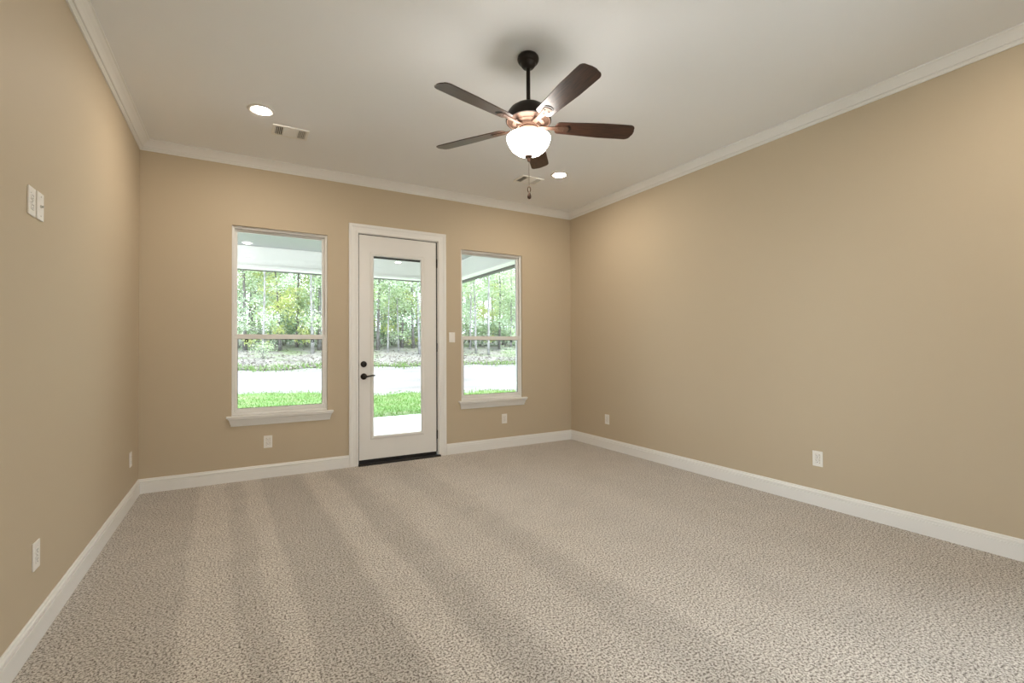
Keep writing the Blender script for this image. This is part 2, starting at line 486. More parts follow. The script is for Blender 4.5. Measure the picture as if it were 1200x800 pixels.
def make_window(name, R, label, rail=1.362, front=0.028):
    x0, x1, z0, z1 = R
    z0 += 0.020                                     # stool sits on the rough opening
    t = empty(name, ((x0 + x1) / 2, 0, R[2]))
    tag(t, label, 'window', kind='structure')
    def P(nm, bm, mt, par=t, **k):
        bm.transform(Matrix.Translation((-(x0 + x1) / 2, 0, -R[2])))
        return link(nm, bm, mt, par, **k)
    f = 0.022
    P('window_frame', sweep(rect(x0 + f, x1 - f, z0 + f, z1 - f), [(0, front), (f * .45, front), (f * .5, front - .008), (f - .0005, front - .008), (f - .0005, .13), (0, .13)], 0, 1, True), M['vinyl'], bevel=0.0015)
    # upper sash, set back
    a, b = x0 + f, x1 - f
    s = 0.024
    up = P('upper_sash', sweep(rect(a + s, b - s, rail + 0.012, z1 - f - s), frame_prof(s, front + .040, front + .066), 0, 1, True), M['vinyl'], bevel=0.002)
    P('window_pane', boxbm(a + s - .006, b - s + .006, front + .051, front + .055, rail + 0.006, z1 - f - s + .006), M['glass'], up)
    lw = P('lower_sash', sweep(rect(a + .026, b - .026, z0 + f + .036, rail - .022), [(0, front + .010), (.018, front + .010), (.018, front + .006), (.026, front + .006), (.026, front + .036), (0, front + .036)], 0, 1, True), M['vinyl'], bevel=0.002)
    # thicker meeting rail and bottom rail belong to the lower sash
    P('meeting_rail', boxbm(a + .001, b - .001, front + .002, front + .038, rail - .022, rail + .024), M['vinyl'], lw, bevel=0.003)
    P('bottom_rail', boxbm(a + .001, b - .001, front + .003, front + .037, z0 + f + .001, z0 + f + .040), M['vinyl'], lw, bevel=0.003)
    P('window_pane', boxbm(a + .020, b - .020, front + .020, front + .024, z0 + f + .030, rail - .016), M['glass'], lw)
    P('sash_gasket', sweep(rect(a + .029, b - .029, z0 + f + .043, rail - .025), frame_prof(.004, front + .012, front + .020), 0, 1, True), M['gasket'], lw)
    for q in (0.145, 0.835):
        xx = x0 + q * (x1 - x0)
        bm = bmesh.new()
        rot = Matrix.Translation((xx, front + .017, rail - .040)) @ Matrix.Rotation(math.radians(90), 4, 'X')
        lathe(bm, [(0.007, 0.000), (0.015, 0.000), (0.016, 0.006), (0.012, 0.010), (0.007, 0.008), (0.007, 0.0)], 24, rot)
        la = P('sash_latch', bm, M['gasket'], t)
        la['label'] = 'small dark ring latch under the meeting rail'
    # stool and apron
    bm = boxbm(x0 - .042, x1 + .052, -0.047, 0.0, R[2] - .001, R[2] + .019)
    st = bmesh.new()
    vs = [(x0 - .042, -.047), (x1 + .052, -.047), (x1 + .052, -.0005), (x1 - .0005, -.0005), (x1 - .0005, front + .10), (x0 + .0005, front + .10), (x0 + .0005, -.0005), (x0 - .042, -.0005)]
    lo_ = [st.verts.new((x, y, R[2] + .0005)) for x, y in vs]; hi_ = [st.verts.new((x, y, R[2] + .019)) for x, y in vs]
    st.faces.new(lo_); st.faces.new(hi_)
    for i in range(8): st.faces.new((lo_[i], lo_[(i + 1) % 8], hi_[(i + 1) % 8], hi_[i]))
    bm.free()
    P('window_stool', st, M['trim'], bevel=0.004)
    ap = bmesh.new()
    prof = [(0.000, .040), (0.010, .040), (0.012, .034), (0.022, .026), (0.045, .017), (0.058, .014), (0.060, .010), (0.074, .009), (0.080, .006)]
    rings = []
    for dz, t_ in prof:
        e = (t_ - .006) * .75
        z = R[2] - dz
        rings.append([ap.verts.new(p) for p in ((x0 - .004 - e, -.0005, z), (x0 - .004 - e, -t_, z), (x1 + .020 + e, -t_, z), (x1 + .020 + e, -.0005, z))])
    for A, B in zip(rings[:-1], rings[1:]):
        for i in range(4): ap.faces.new((A[i], A[(i + 1) % 4], B[(i + 1) % 4], B[i]))
    ap.faces.new(rings[0]); ap.faces.new(rings[-1])
    P('window_apron', ap, M['trim'])
    return t
make_window('window_1', W1, 'white single-hung window left of the glazed door')
make_window('window_2', W2, 'white single-hung window between the glazed door and the right wall')

# ------------------------------------------------------------------ glazed door
dr = empty('door_1', (2.29, 0, 0))
tag(dr, 'white full-glass exterior door between the two windows', 'door', kind='structure')
def PD(nm, bm, mt, par=dr, **k):
    bm.transform(Matrix.Translation((-2.29, 0, 0)))
    return link(nm, bm, mt, par, **k)
JX0, JX1, JZ = 1.848, 2.738, 2.470
cas = [(0, 0), (0, .011), (.004, .014), (.020, .014), (.026, .011), (.058, .012), (.070, .017), (.092, .018), (.095, .015), (.095, 0)]
PD('door_casing', sweep([(JX0 - .004, 0.0), (JX0 - .004, JZ + .004), (JX1 + .008, JZ + .004), (JX1 + .008, 0.0)], [(o_ , t_ + .0005) for o_, t_ in cas], 0), M['trim'])
PD('door_jamb', sweep([(JX0, 0.0), (JX0, JZ), (JX1, JZ), (JX1, 0.0)], [(0, 0), (.0195, 0), (.0195, .155), (0, .155)], 0, 1), M['trim'])
PD('weatherstrip', sweep([(1.8545, .05), (1.8545, 2.462), (2.7235, 2.462), (2.7235, .05)], [(0, .014), (.0145, .014), (.0145, .046), (0, .046)], 0, 1), M['gasket'])
SX0, SX1, SZ0, SZ1 = 1.8535, 2.7225, 0.054, 2.4615
GX0, GX1, GZ0, GZ1 = 2.008, 2.540, 0.302, 2.245
leaf = PD('door_leaf', wall_holes(SX0, SX1, SZ0, SZ1, [(GX0 - .02, GX1 + .02, GZ0 - .02, GZ1 + .02)], .004, .048, lambda u, v, t: (u, t, v)), M['doorpaint'], bevel=0.002)
PD('glass_frame', sweep(rect(GX0, GX1, GZ0, GZ1), [(0, -.010), (0, .003), (.006, .008), (.020, .010), (.030, .007), (.036, .002), (.036, -.003), (.0195, -.0035), (.0195, -.010)], .004, -1, True), M['doorpaint'], leaf)
PD('glass_pane', boxbm(GX0 - .004, GX1 + .004, .018, .024, GZ0 - .004, GZ1 + .004), M['glass'], leaf)
PD('glass_spacer', boxbm(GX0 + .001, GX1 - .001, .026, .034, GZ1 - .022, GZ1 - .001), M['sill'], leaf)['label'] = 'dark strip along the top edge of the glass'
dsw = PD('door_sweep', boxbm(SX0, SX1, .002, .05, .019, .0535), M['sill'], leaf)
dsw['label'] = 'black sweep along the foot of the door'
bm = bmesh.new()
vs = [(-.046, 0.0), (-.046, .010), (-.030, .0185), (.15, .0185), (.15, 0.0)]
A = [bm.verts.new((1.842, y, z)) for y, z in vs]; B = [bm.verts.new((2.760, y, z)) for y, z in vs]
bm.faces.new(A); bm.faces.new(B)
for i in range(5): bm.faces.new((A[i], A[(i + 1) % 5], B[(i + 1) % 5], B[i]))
PD('threshold', bm, M['sill'])['label'] = 'black metal threshold under the door'
RX = Matrix.Rotation(math.radians(90), 4, 'X')       # +z of the lathe points to -y (into the room)
bm = lathebm([(0, 0), (.031, 0), (.033, .004), (.031, .010), (.020, .014), (.019, .020), (0, .021)], 32, Matrix.Translation((1.903, .0045, 1.075)) @ RX)
box(bm, -.004, .004, -.036, -.016, -.014, .014, Matrix.Translation((1.903, .0, 1.075)))
db = PD('deadbolt', bm, M['bronze'], leaf); smooth_by_angle(db); db['label'] = 'black deadbolt thumb turn'
bm = lathebm([(0, 0), (.032, 0), (.034, .004), (.032, .010), (.022, .016), (.013, .020), (.012, .044), (0, .045)], 32, Matrix.Translation((1.903, .0045, .944)) @ RX)
tube(bm, [(1.899, -.040, .944), (1.925, -.044, .943), (1.955, -.046, .949), (1.985, -.046, .954), (2.012, -.043, .953)], [.010, .0095, .008, .0085, .006], 12)
lv = PD('lever_handle', bm, M['bronze'], leaf); smooth_by_angle(lv); lv['label'] = 'black curved lever handle'
for z in (0.25, 1.25, 2.22):
    bm = bmesh.new(); tube(bm, [(2.7305, -.003, z - .05), (2.7305, -.003, z + .05)], .0055, 12)
    PD('hinge', bm, M['bronze'], dr)

# unseen glazed openings added as daylight fill, then the plain door behind the camera
def fill_glass(nm, R, xw, sg, label, cat, bars, front=False):
    y0, y1, z0, z1 = R
    t = empty(nm, ((y0 + y1) / 2, xw, z0) if front else (xw, (y0 + y1) / 2, z0)); tag(t, label, cat, kind='structure')
    bm = bmesh.new()
    xa, xb = sorted((xw + sg * .03, xw + sg * .10))
    f = .06
    box(bm, xa, xb, y0 + .001, y0 + f, z0 + .001, z1 - .001); box(bm, xa, xb, y1 - f, y1 - .001, z0 + .001, z1 - .001)
    box(bm, xa, xb, y0 + f, y1 - f, z0 + .001, z0 + f); box(bm, xa, xb, y0 + f, y1 - f, z1 - f, z1 - .001)
    for q in bars: box(bm, xa, xb, q - .03, q + .03, z0 + f, z1 - f)
    off = Matrix.Translation((-xw, -(y0 + y1) / 2, -z0))
    if front: off = Matrix(((0, 1, 0, 0), (1, 0, 0, 0), (0, 0, 1, 0), (0, 0, 0, 1))) @ off
    bm.transform(off); link('window_frame', bm, M['vinyl'], t)
    bm = boxbm(min(xw + sg * .062, xw + sg * .068), max(xw + sg * .062, xw + sg * .068), y0 + .05, y1 - .05, z0 + .05, z1 - .05)
    bm.transform(off); link('window_pane', bm, M['glass'], t)
fill_glass('fill_window_left', FILL_L, 0.0, -1, 'added fill-light window in the left wall beside the camera', 'window', (-4.98,))
fill_glass('fill_window_front', FILL_F, D, -1, 'added fill-light window in the wall behind the camera', 'window', (), True)
fill_glass('fill_glass_door', FILL_R, W, 1, 'added fill-light glass door in the right wall behind the camera', 'door', ())
t = empty('door_2', (0.43, D, 0)); tag(t, 'white panelled door in the wall behind the camera', 'door', kind='structure')
bm = sweep([(D2[0] + .015, 0), (D2[0] + .015, 2.435), (D2[1] - .015, 2.435), (D2[1] - .015, 0)], [(0, .12), (.0145, .12), (.0145, -.0005), (.105, -.0005), (.105, -.018), (0, -.014)], D, -1)
for v in bm.verts: v.co.x = max(v.co.x, 0.0005)
bm.transform(Matrix.Translation((-.43, -D, 0))); link('door_casing', bm, M['trim'], t)
bm = wall_holes(D2[0] + .018, D2[1] - .018, .01, 2.43, [(.19, .67, .25, 1.0), (.19, .67, 1.15, 2.25)], D - .05, D - .01, lambda u, v, q: (u, q, v))
bm.transform(Matrix.Translation((-.43, -D, 0))); lf = link('door_leaf', bm, M['doorpaint'], t)
for za, zb_ in ((.25, 1.0), (1.15, 2.25)):
    bm = boxbm(.191, .669, D - .038, D - .022, za + .001, zb_ - .001); bm.transform(Matrix.Translation((-.43, -D, 0)))
    link('door_panel', bm, M['doorpaint'], lf)
bm = lathebm([(0, 0), (.03, 0), (.03, .008), (.012, .012), (.011, .035), (.027, .045), (.027, .06), (0, .07)], 24, Matrix.Translation((.72 - .43, -.0095, .95)) @ Matrix.Rotation(math.radians(-90), 4, 'X'))
link('door_knob', bm, M['bronze'], lf, smooth=True)

# ------------------------------------------------------------------ electrical plates
# each is built facing -y at the origin, then turned to its wall
def plate_root(name, label, cat, wall, a, z, group=None):
    loc, rz = {'back': ((a, 0, z), 0), 'right': ((W, a, z), math.radians(-90)), 'left': ((0, a, z), math.radians(90))}[wall]
    t = empty(name, loc, (0, 0, rz)); tag(t, label, cat, group)
    return t
PW, PH = 0.074, 0.118
def cover(t, w=PW, h=PH, holes=()):
    bm = wall_holes(-w / 2, w / 2, -h / 2, h / 2, holes, -.0065, -.0004, lambda u, v, q: (u, q, v))
    return link('cover_plate', bm, M['plate'], t, bevel=0.0018)
def screw(t, z):
    bm = lathebm([(0, .0005), (.0032, .0005), (.0030, .0016), (0, .0021)], 12, Matrix.Translation((0, -.0062, z)) @ RX)
    link('screw', bm, M['steel'], t)
def receptacle(t, z):
    bm = bmesh.new()
    n = 28; pr = []
    for i in range(n):
        an = 2 * math.pi * i / n
        pr.append((.0165 * math.cos(an), max(-.0135, min(.0135, .0165 * math.sin(an)))))
    A = [bm.verts.new((x, -.0030, z + q)) for x, q in pr]; B = [bm.verts.new((x, -.0082, z + q)) for x, q in pr]
    bm.faces.new(A); bm.faces.new(B)
    for i in range(n): bm.faces.new((A[i], A[(i + 1) % n], B[(i + 1) % n], B[i]))
    rc = link('receptacle', bm, M['plate'], t)
    sl = bmesh.new()
    box(sl, -.0080, -.0056, -.0086, -.0080, z - .0005, z + .0075)
    box(sl, .0056, .0078, -.0086, -.0080, z + .0005, z + .0070)
    lathe(sl, [(0, 0), (.0028, 0), (.0028, .0006), (0, .0006)], 14, Matrix.Translation((0, -.0080, z - .0070)) @ RX)
    s = link('slots', sl, M['dark'], rc)
    s['label'] = 'dark plug slots'
def outlet(label, wall, a, z, group=None, name='wall_outlet'):
    t = plate_root(name, label, 'outlet', wall, a, z, group)
    cover(t, PW, PH, [(-.0175, .0175, .0050, .0350), (-.0175, .0175, -.0350, -.0050)])
    receptacle(t, .0200); receptacle(t, -.0200); screw(t, 0)
    return t
outlet('white wall outlet low on the back wall under the left window', 'back', 0.995, 0.346)
outlet('white wall outlet low on the back wall under the right window', 'back', 3.617, 0.359)
outlet('white wall outlet on the right wall beside the far corner', 'right', -0.726, 0.359)
outlet('white wall outlet midway along the right wall above the baseboard', 'right', -3.153, 0.366)
outlet('white wall outlet low on the left wall near the far corner', 'left', -0.352, 0.366)
outlet('white wall outlet low on the left wall nearest the camera', 'left', -2.378, 0.370)
outlet('white wall outlet high on the left wall, nearer of two plates', 'left', -2.460, 1.862)
t = plate_root('cable_wall_plate', 'white cable plate high on the left wall, farther of two plates', 'wall plate', 'left', -2.364, 1.865)
cover(t)
bm = lathebm([(0, 0), (.0075, 0), (.0075, .002), (.0048, .003), (.0048, .010), (.0025, .010), (.0025, .004), (0, .004)], 18, Matrix.Translation((0, -.0064, 0)) @ RX)
link('cable_jack', bm, M['steel'], t)
screw(t, .042); screw(t, -.042)
t = plate_root('light_switch', 'white light switch on the back wall right of the door', 'light switch', 'back', 2.917, 1.368)
cover(t, PW, PH, [(-.0168, .0168, -.0335, .0335)])
bm = bmesh.new()
vs = [(-.003, -.0330), (-.0105, -.0330), (-.0070, 0.0), (-.0075, .0330), (-.003, .0330)]
A = [bm.verts.new((-.0163, y, z)) for y, z in vs]; B = [bm.verts.new((.0163, y, z)) for y, z in vs]
bm.faces.new(A); bm.faces.new(B)
for i in range(5): bm.faces.new((A[i], A[(i + 1) % 5], B[(i + 1) % 5], B[i]))
link('rocker', bm, M['plate'], t)
screw(t, .048); screw(t, -.048)

# ------------------------------------------------------------------ ceiling lamps and vents
def can(x, y, label):
    t = empty('recessed_light', (x, y, H)); tag(t, label, 'ceiling light', 'recessed ceiling lights')
    tr = link('trim_ring', lathebm([(.060, -.0005), (.095, -.0005), (.094, -.004), (.084, -.0075), (.066, -.0065), (.060, -.003)], 48), M['vinyl'], t, smooth=True)
    bm = lathebm([(0, -.0125), (.030, -.0115), (.050, -.0085), (.0595, -.0050), (.0595, -.001), (0, -.001)], 48)
    ln = link('lens', bm, M['lens'], t, smooth=True)
    ln['label'] = 'glowing warm white lens'
    return t
can(0.893, -1.103, 'lit recessed ceiling light near the left wall beside a vent')
can(3.675, -1.120, 'lit recessed ceiling light near the far right corner')
can(0.893, -5.15, 'lit recessed ceiling light above the camera by the left wall')
can(3.660, -4.62, 'lit recessed ceiling light by the right wall nearer the camera')

def vent(x, y, label, lx=0.275, ly=0.205):
    t = empty('ceiling_vent', (x, y, H)); tag(t, label, 'air vent', 'ceiling air vents')
    hx, hy = lx / 2, ly / 2
    fr_ = bmesh.new()
    for (a, b, c, d) in ((-hx, hx, -hy, -hy + .024), (-hx, hx, hy - .024, hy), (-hx, -hx + .024, -hy + .024, hy - .024), (hx - .024, hx, -hy + .024, hy - .024)):
        box(fr_, a, b, c, d, -.009, -.0005)
    link('vent_frame', fr_, M['ventpaint'], t, bevel=0.002)
    link('duct_opening', boxbm(-hx + .02, hx - .02, -hy + .02, hy - .02, -.002, -.0006), M['dark'], t)
    # side banks throw air sideways, middle bank throws it back
    e = 0.058
    for s in (-1, 1):
        b_ = bmesh.new()
        x_in, x_out = s * (hx - .024 - e), s * (hx - .024)
        for i in range(5):
            xc = x_in + (x_out - x_in) * (i + .5) / 5
            mtx = Matrix.Translation((xc, 0, -.0060)) @ Matrix.Rotation(math.radians(55 * s), 4, 'Y')
            box(b_, -.0052, .0052, -hy + .025, hy - .025, -.0006, .0006, mtx)
        link('louvres', b_, M['ventpaint'], t)
    b_ = bmesh.new()
    xa = hx - .024 - e
    for i in range(8):
        yc = -hy + .024 + (ly - .048) * (i + .5) / 8
        mtx = Matrix.Translation((0, yc, -.0062)) @ Matrix.Rotation(math.radians(-24), 4, 'X')
        box(b_, -xa + .003, xa - .003, -.0102, .0102, -.0006, .0006, mtx)
    link('louvres', b_, M['ventpaint'], t)
    for s in (-1, 1):
        link('divider', boxbm(s * xa - .0022, s * xa + .0022, -hy + .024, hy - .024, -.0100, -.002), M['ventpaint'], t)
    return t
vent(1.120, -0.812, 'white ceiling vent beside the left recessed light')
vent(3.468, -0.835, 'white ceiling vent near the far right recessed light')

# ------------------------------------------------------------------ ceiling fan
FX, FY, FZ = 2.310, -2.675, 2.624
FUP = 0.014
fan = empty('ceiling_fan', (FX, FY, H))
tag(fan, 'bronze ceiling fan with five walnut blades and a lit frosted bowl', 'ceiling fan')
def PF(nm, bm, mt, par=fan, **k):
    bm.transform(Matrix.Translation((0, 0, FUP - H)))
    o = link(nm, bm, mt, par, **k)
    return o
c = PF('canopy', lathebm([(0, H - .0005 - FUP), (.058, H - .0005 - FUP), (.065, H - .010 - FUP), (.0675, H - .020 - FUP), (.066, H - .032 - FUP), (.059, H - .044 - FUP), (.050, H - .048 - FUP), (.047, H - .053 - FUP), (.044, H - .063 - FUP), (.034, H - .076 - FUP), (.020, H - .081 - FUP), (0, H - .081 - FUP)], 48), M['bronze']); smooth_by_angle(c)
c = PF('downrod', lathebm([(0, H - .078 - FUP), (.0125, H - .078 - FUP), (.0125, 2.75), (0, 2.75)], 24), M['bronze']); smooth_by_angle(c)
c = PF('motor_housing', lathebm([(0, 2.762), (.018, 2.762), (.022, 2.752), (.050, 2.746), (.085, 2.733), (.114, 2.712), (.131, 2.688), (.139, 2.664), (.142, 2.644), (.141, 2.637), (.136, 2.634)], 64), M['bronze']); smooth_by_angle(c)
c = PF('motor_underside', lathebm([(.1355, 2.6345), (.130, 2.637), (.118, 2.632), (.104, 2.626), (.100, 2.620), (.078, 2.616), (.074, 2.606), (.070, 2.5965), (0, 2.5965)], 64), M['copper']); smooth_by_angle(c)
c['label'] = 'copper-lit underside of the motor'
c = PF('light_fitter', lathebm([(0, 2.596), (.062, 2.596), (.063, 2.586), (.055, 2.582), (.052, 2.560), (.056, 2.552), (.0, 2.548)], 48), M['copper']); smooth_by_angle(c)
bowl_prof = [(0.126, 2.539), (0.1335, 2.540), (0.1365, 2.534), (0.1355, 2.524), (0.130, 2.508), (0.119, 2.484), (0.101, 2.460), (0.076, 2.441), (0.048, 2.430), (0.022, 2.4255), (0, 2.425),
             (0, 2.430), (0.022, 2.4305), (0.046, 2.435), (0.073, 2.446), (0.097, 2.464), (0.114, 2.487), (0.125, 2.510), (0.130, 2.524), (0.126, 2.539)]
c = PF('light_bowl', lathebm(bowl_prof, 64), M['bowl'], smooth=True)
c['label'] = 'lit frosted glass bowl shade'
c = PF('finial', lathebm([(0, 2.4248), (.022, 2.4248), (.026, 2.420), (.022, 2.413), (.011, 2.408), (.0095, 2.396), (.006, 2.388), (0, 2.386)], 32), M['copper']); smooth_by_angle(c)
bm = bmesh.new()
tube(bm, [(0.002, 0, 2.388), (.002, 0, 2.232)], .0009, 6)
for i in range(40):
    z = 2.376 - i * .0036
    lathe(bm, [(0, z + .0016), (.0013, z + .0008), (.0013, z - .0008), (0, z - .0016)], 6, Matrix.Translation((.002, 0, 0)))
ch = PF('pull_chain', bm, M['copper'])
bm = bmesh.new()
ring = []
for i in range(25):
    an = 2 * math.pi * i / 24
    ring.append((.002 + .0085 * math.sin(an) * rr.x, .0085 * math.sin(an) * rr.y, 2.214 + .018 * math.cos(an)))
tube(bm, ring, .0030, 8, cap=False)
lathe(bm, [(0, 2.198), (.004, 2.197), (.006, 2.190), (.011, 2.178), (.0125, 2.168), (.010, 2.158), (.004, 2.154), (0, 2.153)], 20, Matrix.Translation((.003, 0, 0)))
c = PF('chain_pendant', bm, M['copper'], ch, smooth=True)

def blade_outline():
    pts = []
    r0_, r1_, w0, w1 = 0.165, 0.685, 0.052, 0.067
    n = 10
    # root end, rounded
    for i in range(n + 1):
        a = math.pi / 2 + math.pi * i / n
        pts.append((r0_ + .030 + .030 * math.cos(a), w0 * math.sin(a)))
    # lower long edge, then tip with rounded corners
    for i in range(1, 9): pts.append((r0_ + .03 + (r1_ - .06 - r0_ - .03) * i / 8, -(w0 + (w1 - w0) * min(1, i / 5))))
    for i in range(1, n + 1):
        a = -math.pi / 2 + math.pi / 2 * i / n
        pts.append((r1_ - .045 + .037 * math.cos(a) + .0, -w1 + .030 + .030 * math.sin(a)))
    pts.append((r1_ - .001, -.012)); pts.append((r1_, .004)); pts.append((r1_ - .001, .018))
    for i in range(0, n + 1):
        a = math.pi / 2 * i / n
        pts.append((r1_ - .045 + .037 * math.cos(a), w1 - .030 + .030 * math.sin(a)))
    for i in range(8, 0, -1): pts.append((r0_ + .03 + (r1_ - .06 - r0_ - .03) * i / 8, (w0 + (w1 - w0) * min(1, i / 5))))
    return pts
def make_blade():
    bm = bmesh.new()
    o2 = blade_outline()
    A = [bm.verts.new((x, y, -.003)) for x, y in o2]; B = [bm.verts.new((x, y, .003)) for x, y in o2]
    bm.faces.new(A); bm.faces.new(B)
    n = len(o2)
    for i in range(n): bm.faces.new((A[i], A[(i + 1) % n], B[(i + 1) % n], B[i]))
    b = link('blade', bm, M['walnut'], fan, bevel=0.0015)
    # iron: arm under the blade ending in a rounded shield with a dark crescent gap
    bm = bmesh.new()
    def prism(pts, z0, z1):
        P_ = [bm.verts.new((x, y, z0)) for x, y in pts]; Q_ = [bm.verts.new((x, y, z1)) for x, y in pts]
        bm.faces.new(P_); bm.faces.new(Q_)
        for i in range(len(pts)): bm.faces.new((P_[i], P_[(i + 1) % len(pts)], Q_[(i + 1) % len(pts)], Q_[i]))
    arm = [(.070, -.015), (.120, -.013), (.170, -.017), (.215, -.024), (.240, -.026), (.252, -.020), (.257, 0), (.252, .020), (.240, .026), (.215, .024), (.170, .017), (.120, .013), (.070, .015)]
    prism(arm, -.0085, -.0032)
    for (x, y) in ((.225, -.014), (.225, .014), (.190, 0)):
        lathe(bm, [(0, -.0112), (.004, -.0105), (.005, -.0083), (0, -.0083)], 12, Matrix.Translation((x, y, 0)))
    ir = link('blade_iron', bm, M['copper'], b, bevel=0.001)
    ir['label'] = 'copper bronze blade bracket'
    cr = bmesh.new()  # solid dark crescent drawn in place of the open, shaded cutout
    pts = []
    for i in range(13):
        a = math.radians(-65 + 130 * i / 12); pts.append((.236 + .034 * math.cos(a), .034 * math.sin(a)))
    for i in range(12, -1, -1):
        a = math.radians(-65 + 130 * i / 12); pts.append((.232 + .0265 * math.cos(a), .030 * math.sin(a)))
    P_ = [cr.verts.new((x, y, -.0062)) for x, y in pts]; Q_ = [cr.verts.new((x, y, -.0031)) for x, y in pts]
    for i in range(len(pts)): cr.faces.new((P_[i], P_[(i + 1) % len(pts)], Q_[(i + 1) % len(pts)], Q_[i]))
    for i in range(12):
        cr.faces.new((P_[i], P_[i + 1], P_[24 - i], P_[25 - i])); cr.faces.new((Q_[i], Q_[i + 1], Q_[24 - i], Q_[25 - i]))
    link('bracket_gap', cr, M['bronze'], b)['label'] = 'dark crescent standing in for the cutout at the end of the bracket'
    return b
proto = make_blade()
for k in range(5):
    b = proto if k == 0 else copy_tree(proto, fan)
    a = math.radians(-93.87 + 72 * k)
    b.matrix_basis = Matrix.Translation((0, 0, FZ - H)) @ Matrix.Rotation(a, 4, 'Z') @ Matrix.Rotation(math.radians(-12.5), 4, 'X')

# ------------------------------------------------------------------ porch
PY, PX0, PX1, PZ = 3.62, -6.0, 4.60, 2.93
tag(link('patio_slab', boxbm(-6.2, 4.75, TH + .005, 4.12, -.30, -.10), M['concrete']), 'pale concrete patio outside the glazed door', 'patio', kind='structure')
tag(link('bounce_terrace', boxbm(-9.0, -TH - .005, -14.0, -.5, -.30, -.06), M['concrete']), 'added pale slab bouncing daylight in through the side window', 'terrace', kind='structure')  # unseen slab added as a reflector, sends daylight up to the ceiling
tag(link('sky_block_ceiling', boxbm(-2.0, -TH - .005, -7.5, -2.2, 2.80, 2.92), M['beamw']), 'added overhang blocking the sky above the side window', 'porch ceiling', kind='structure')  # unseen overhang added to cut direct sky, leaving the ground bounce
tag(link('bounce_walk', boxbm(-TH, 9.0, -14.0, D - TH - .005, -.30, -.06), M['concrete']), 'added pale slab bouncing daylight in from behind the house', 'walk', kind='structure')  # unseen slab added to bounce daylight through the window behind the camera
tag(link('porch_ceiling', boxbm(PX0, PX1, TH + .005, PY + .14, PZ, PZ + .12), M['soffit']), 'grey porch ceiling outside the windows', 'porch ceiling', kind='structure')
def beam(nm, parts, label):
    t = empty(nm, (0, 0, PZ)); tag(t, label, 'beam', kind='structure')
    for pn, a, mt in parts:
        bm = boxbm(*a); bm.transform(Matrix.Translation((0, 0, -PZ))); link(pn, bm, mt, t, bevel=0.004)
    return t
beam('porch_beam', [('beam_face', (PX0, PX1 - .16, PY, PY + .14, 2.615, PZ - .001), M['beamw']),
                    ('lower_board', (PX0, PX1 - .16, PY - .018, PY + .158, 2.565, 2.6145), M['beamw']),
                    ('drip_edge', (PX0, PX1 - .16, PY + .159, PY + .175, 2.545, 2.60), M['gutter'])], 'white porch beam along the patio edge outside')
beam('porch_beam', [('beam_face', (PX1 - .155, PX1, TH + .01, PY + .14, 2.630, PZ - .001), M['beamw']),
                    ('lower_board', (PX1 - .172, PX1 + .004, TH + .01, PY + .158, 2.590, 2.6295), M['beamw']),
                    ('gutter', (PX1 + .005, PX1 + .09, TH + .01, PY + .175, 2.555, 2.66), M['gutter'])], 'white porch side beam seen through the right window')
bm = boxbm(4.47, 4.59, PY + .01, PY + .13, -.10, 2.564)
tag(link('porch_post', bm, M['beamw'], bevel=.005), 'white post at the porch corner', 'post', kind='structure')
t = empty('porch_light', (0.86, 3.40, PZ)); tag(t, 'small lit lamp in the porch ceiling outside the left window', 'porch light')
link('trim_ring', lathebm([(.055, -.0005), (.080, -.0005), (.078, -.006), (.055, -.005)], 32), M['beamw'], t)
link('lens', lathebm([(0, -.022), (.035, -.020), (.0545, -.006), (.0545, -.001), (0, -.001)], 32), M['porchlens'], t)

# ------------------------------------------------------------------ ground outside
random.seed(7)
def gz(x, y):
    if y < 8: return -.14
    if y < 20: return -.14 + (y - 8) / 12 * 0.56 * ((y - 8) / 12) ** .25
    if y < 30: return .42 + (y - 20) * .098
    return 1.40 + (y - 30) * .05
def terrain(name, x0, x1, y0f, y1f, nx, ny, mt, dz=0.0, bumps=0.0):
    bm = bmesh.new()
    g = []
    for i in range(nx + 1):
        x = x0 + (x1 - x0) * i / nx
        row = []
        for j in range(ny + 1):
            y = y0f(x) + (y1f(x) - y0f(x)) * j / ny
            row.append(bm.verts.new((x, y, gz(x, y) + dz + random.uniform(-bumps, bumps))))
        g.append(row)
    for i in range(nx):
        for j in range(ny):
            bm.faces.new((g[i][j], g[i + 1][j], g[i + 1][j + 1], g[i][j + 1]))
    return bm, mt
def wig(x, s): return .35 * math.sin(x * .9 + s) + .22 * math.sin(x * 2.3 + 2 * s) + .12 * math.sin(x * 5.1 + s)
lawn_far = lambda x: 10.3 - .42 * max(0, x - 1.5) + wig(x, 1.0)
bm, mt = terrain('g', -40, 60, lambda x: -30, lambda x: 95, 100, 125, M['sand'], -.012)
# leave the house footprint clear of the ground sheet
kill = [f for f in bm.faces if -1 < f.calc_center_median().x < 5.5 and -6.5 < f.calc_center_median().y < 0.0]
tag(link('ground', bm, mt, smooth=True), 'bright sandy clearing between the lawn and the woods', 'sand', kind='structure')

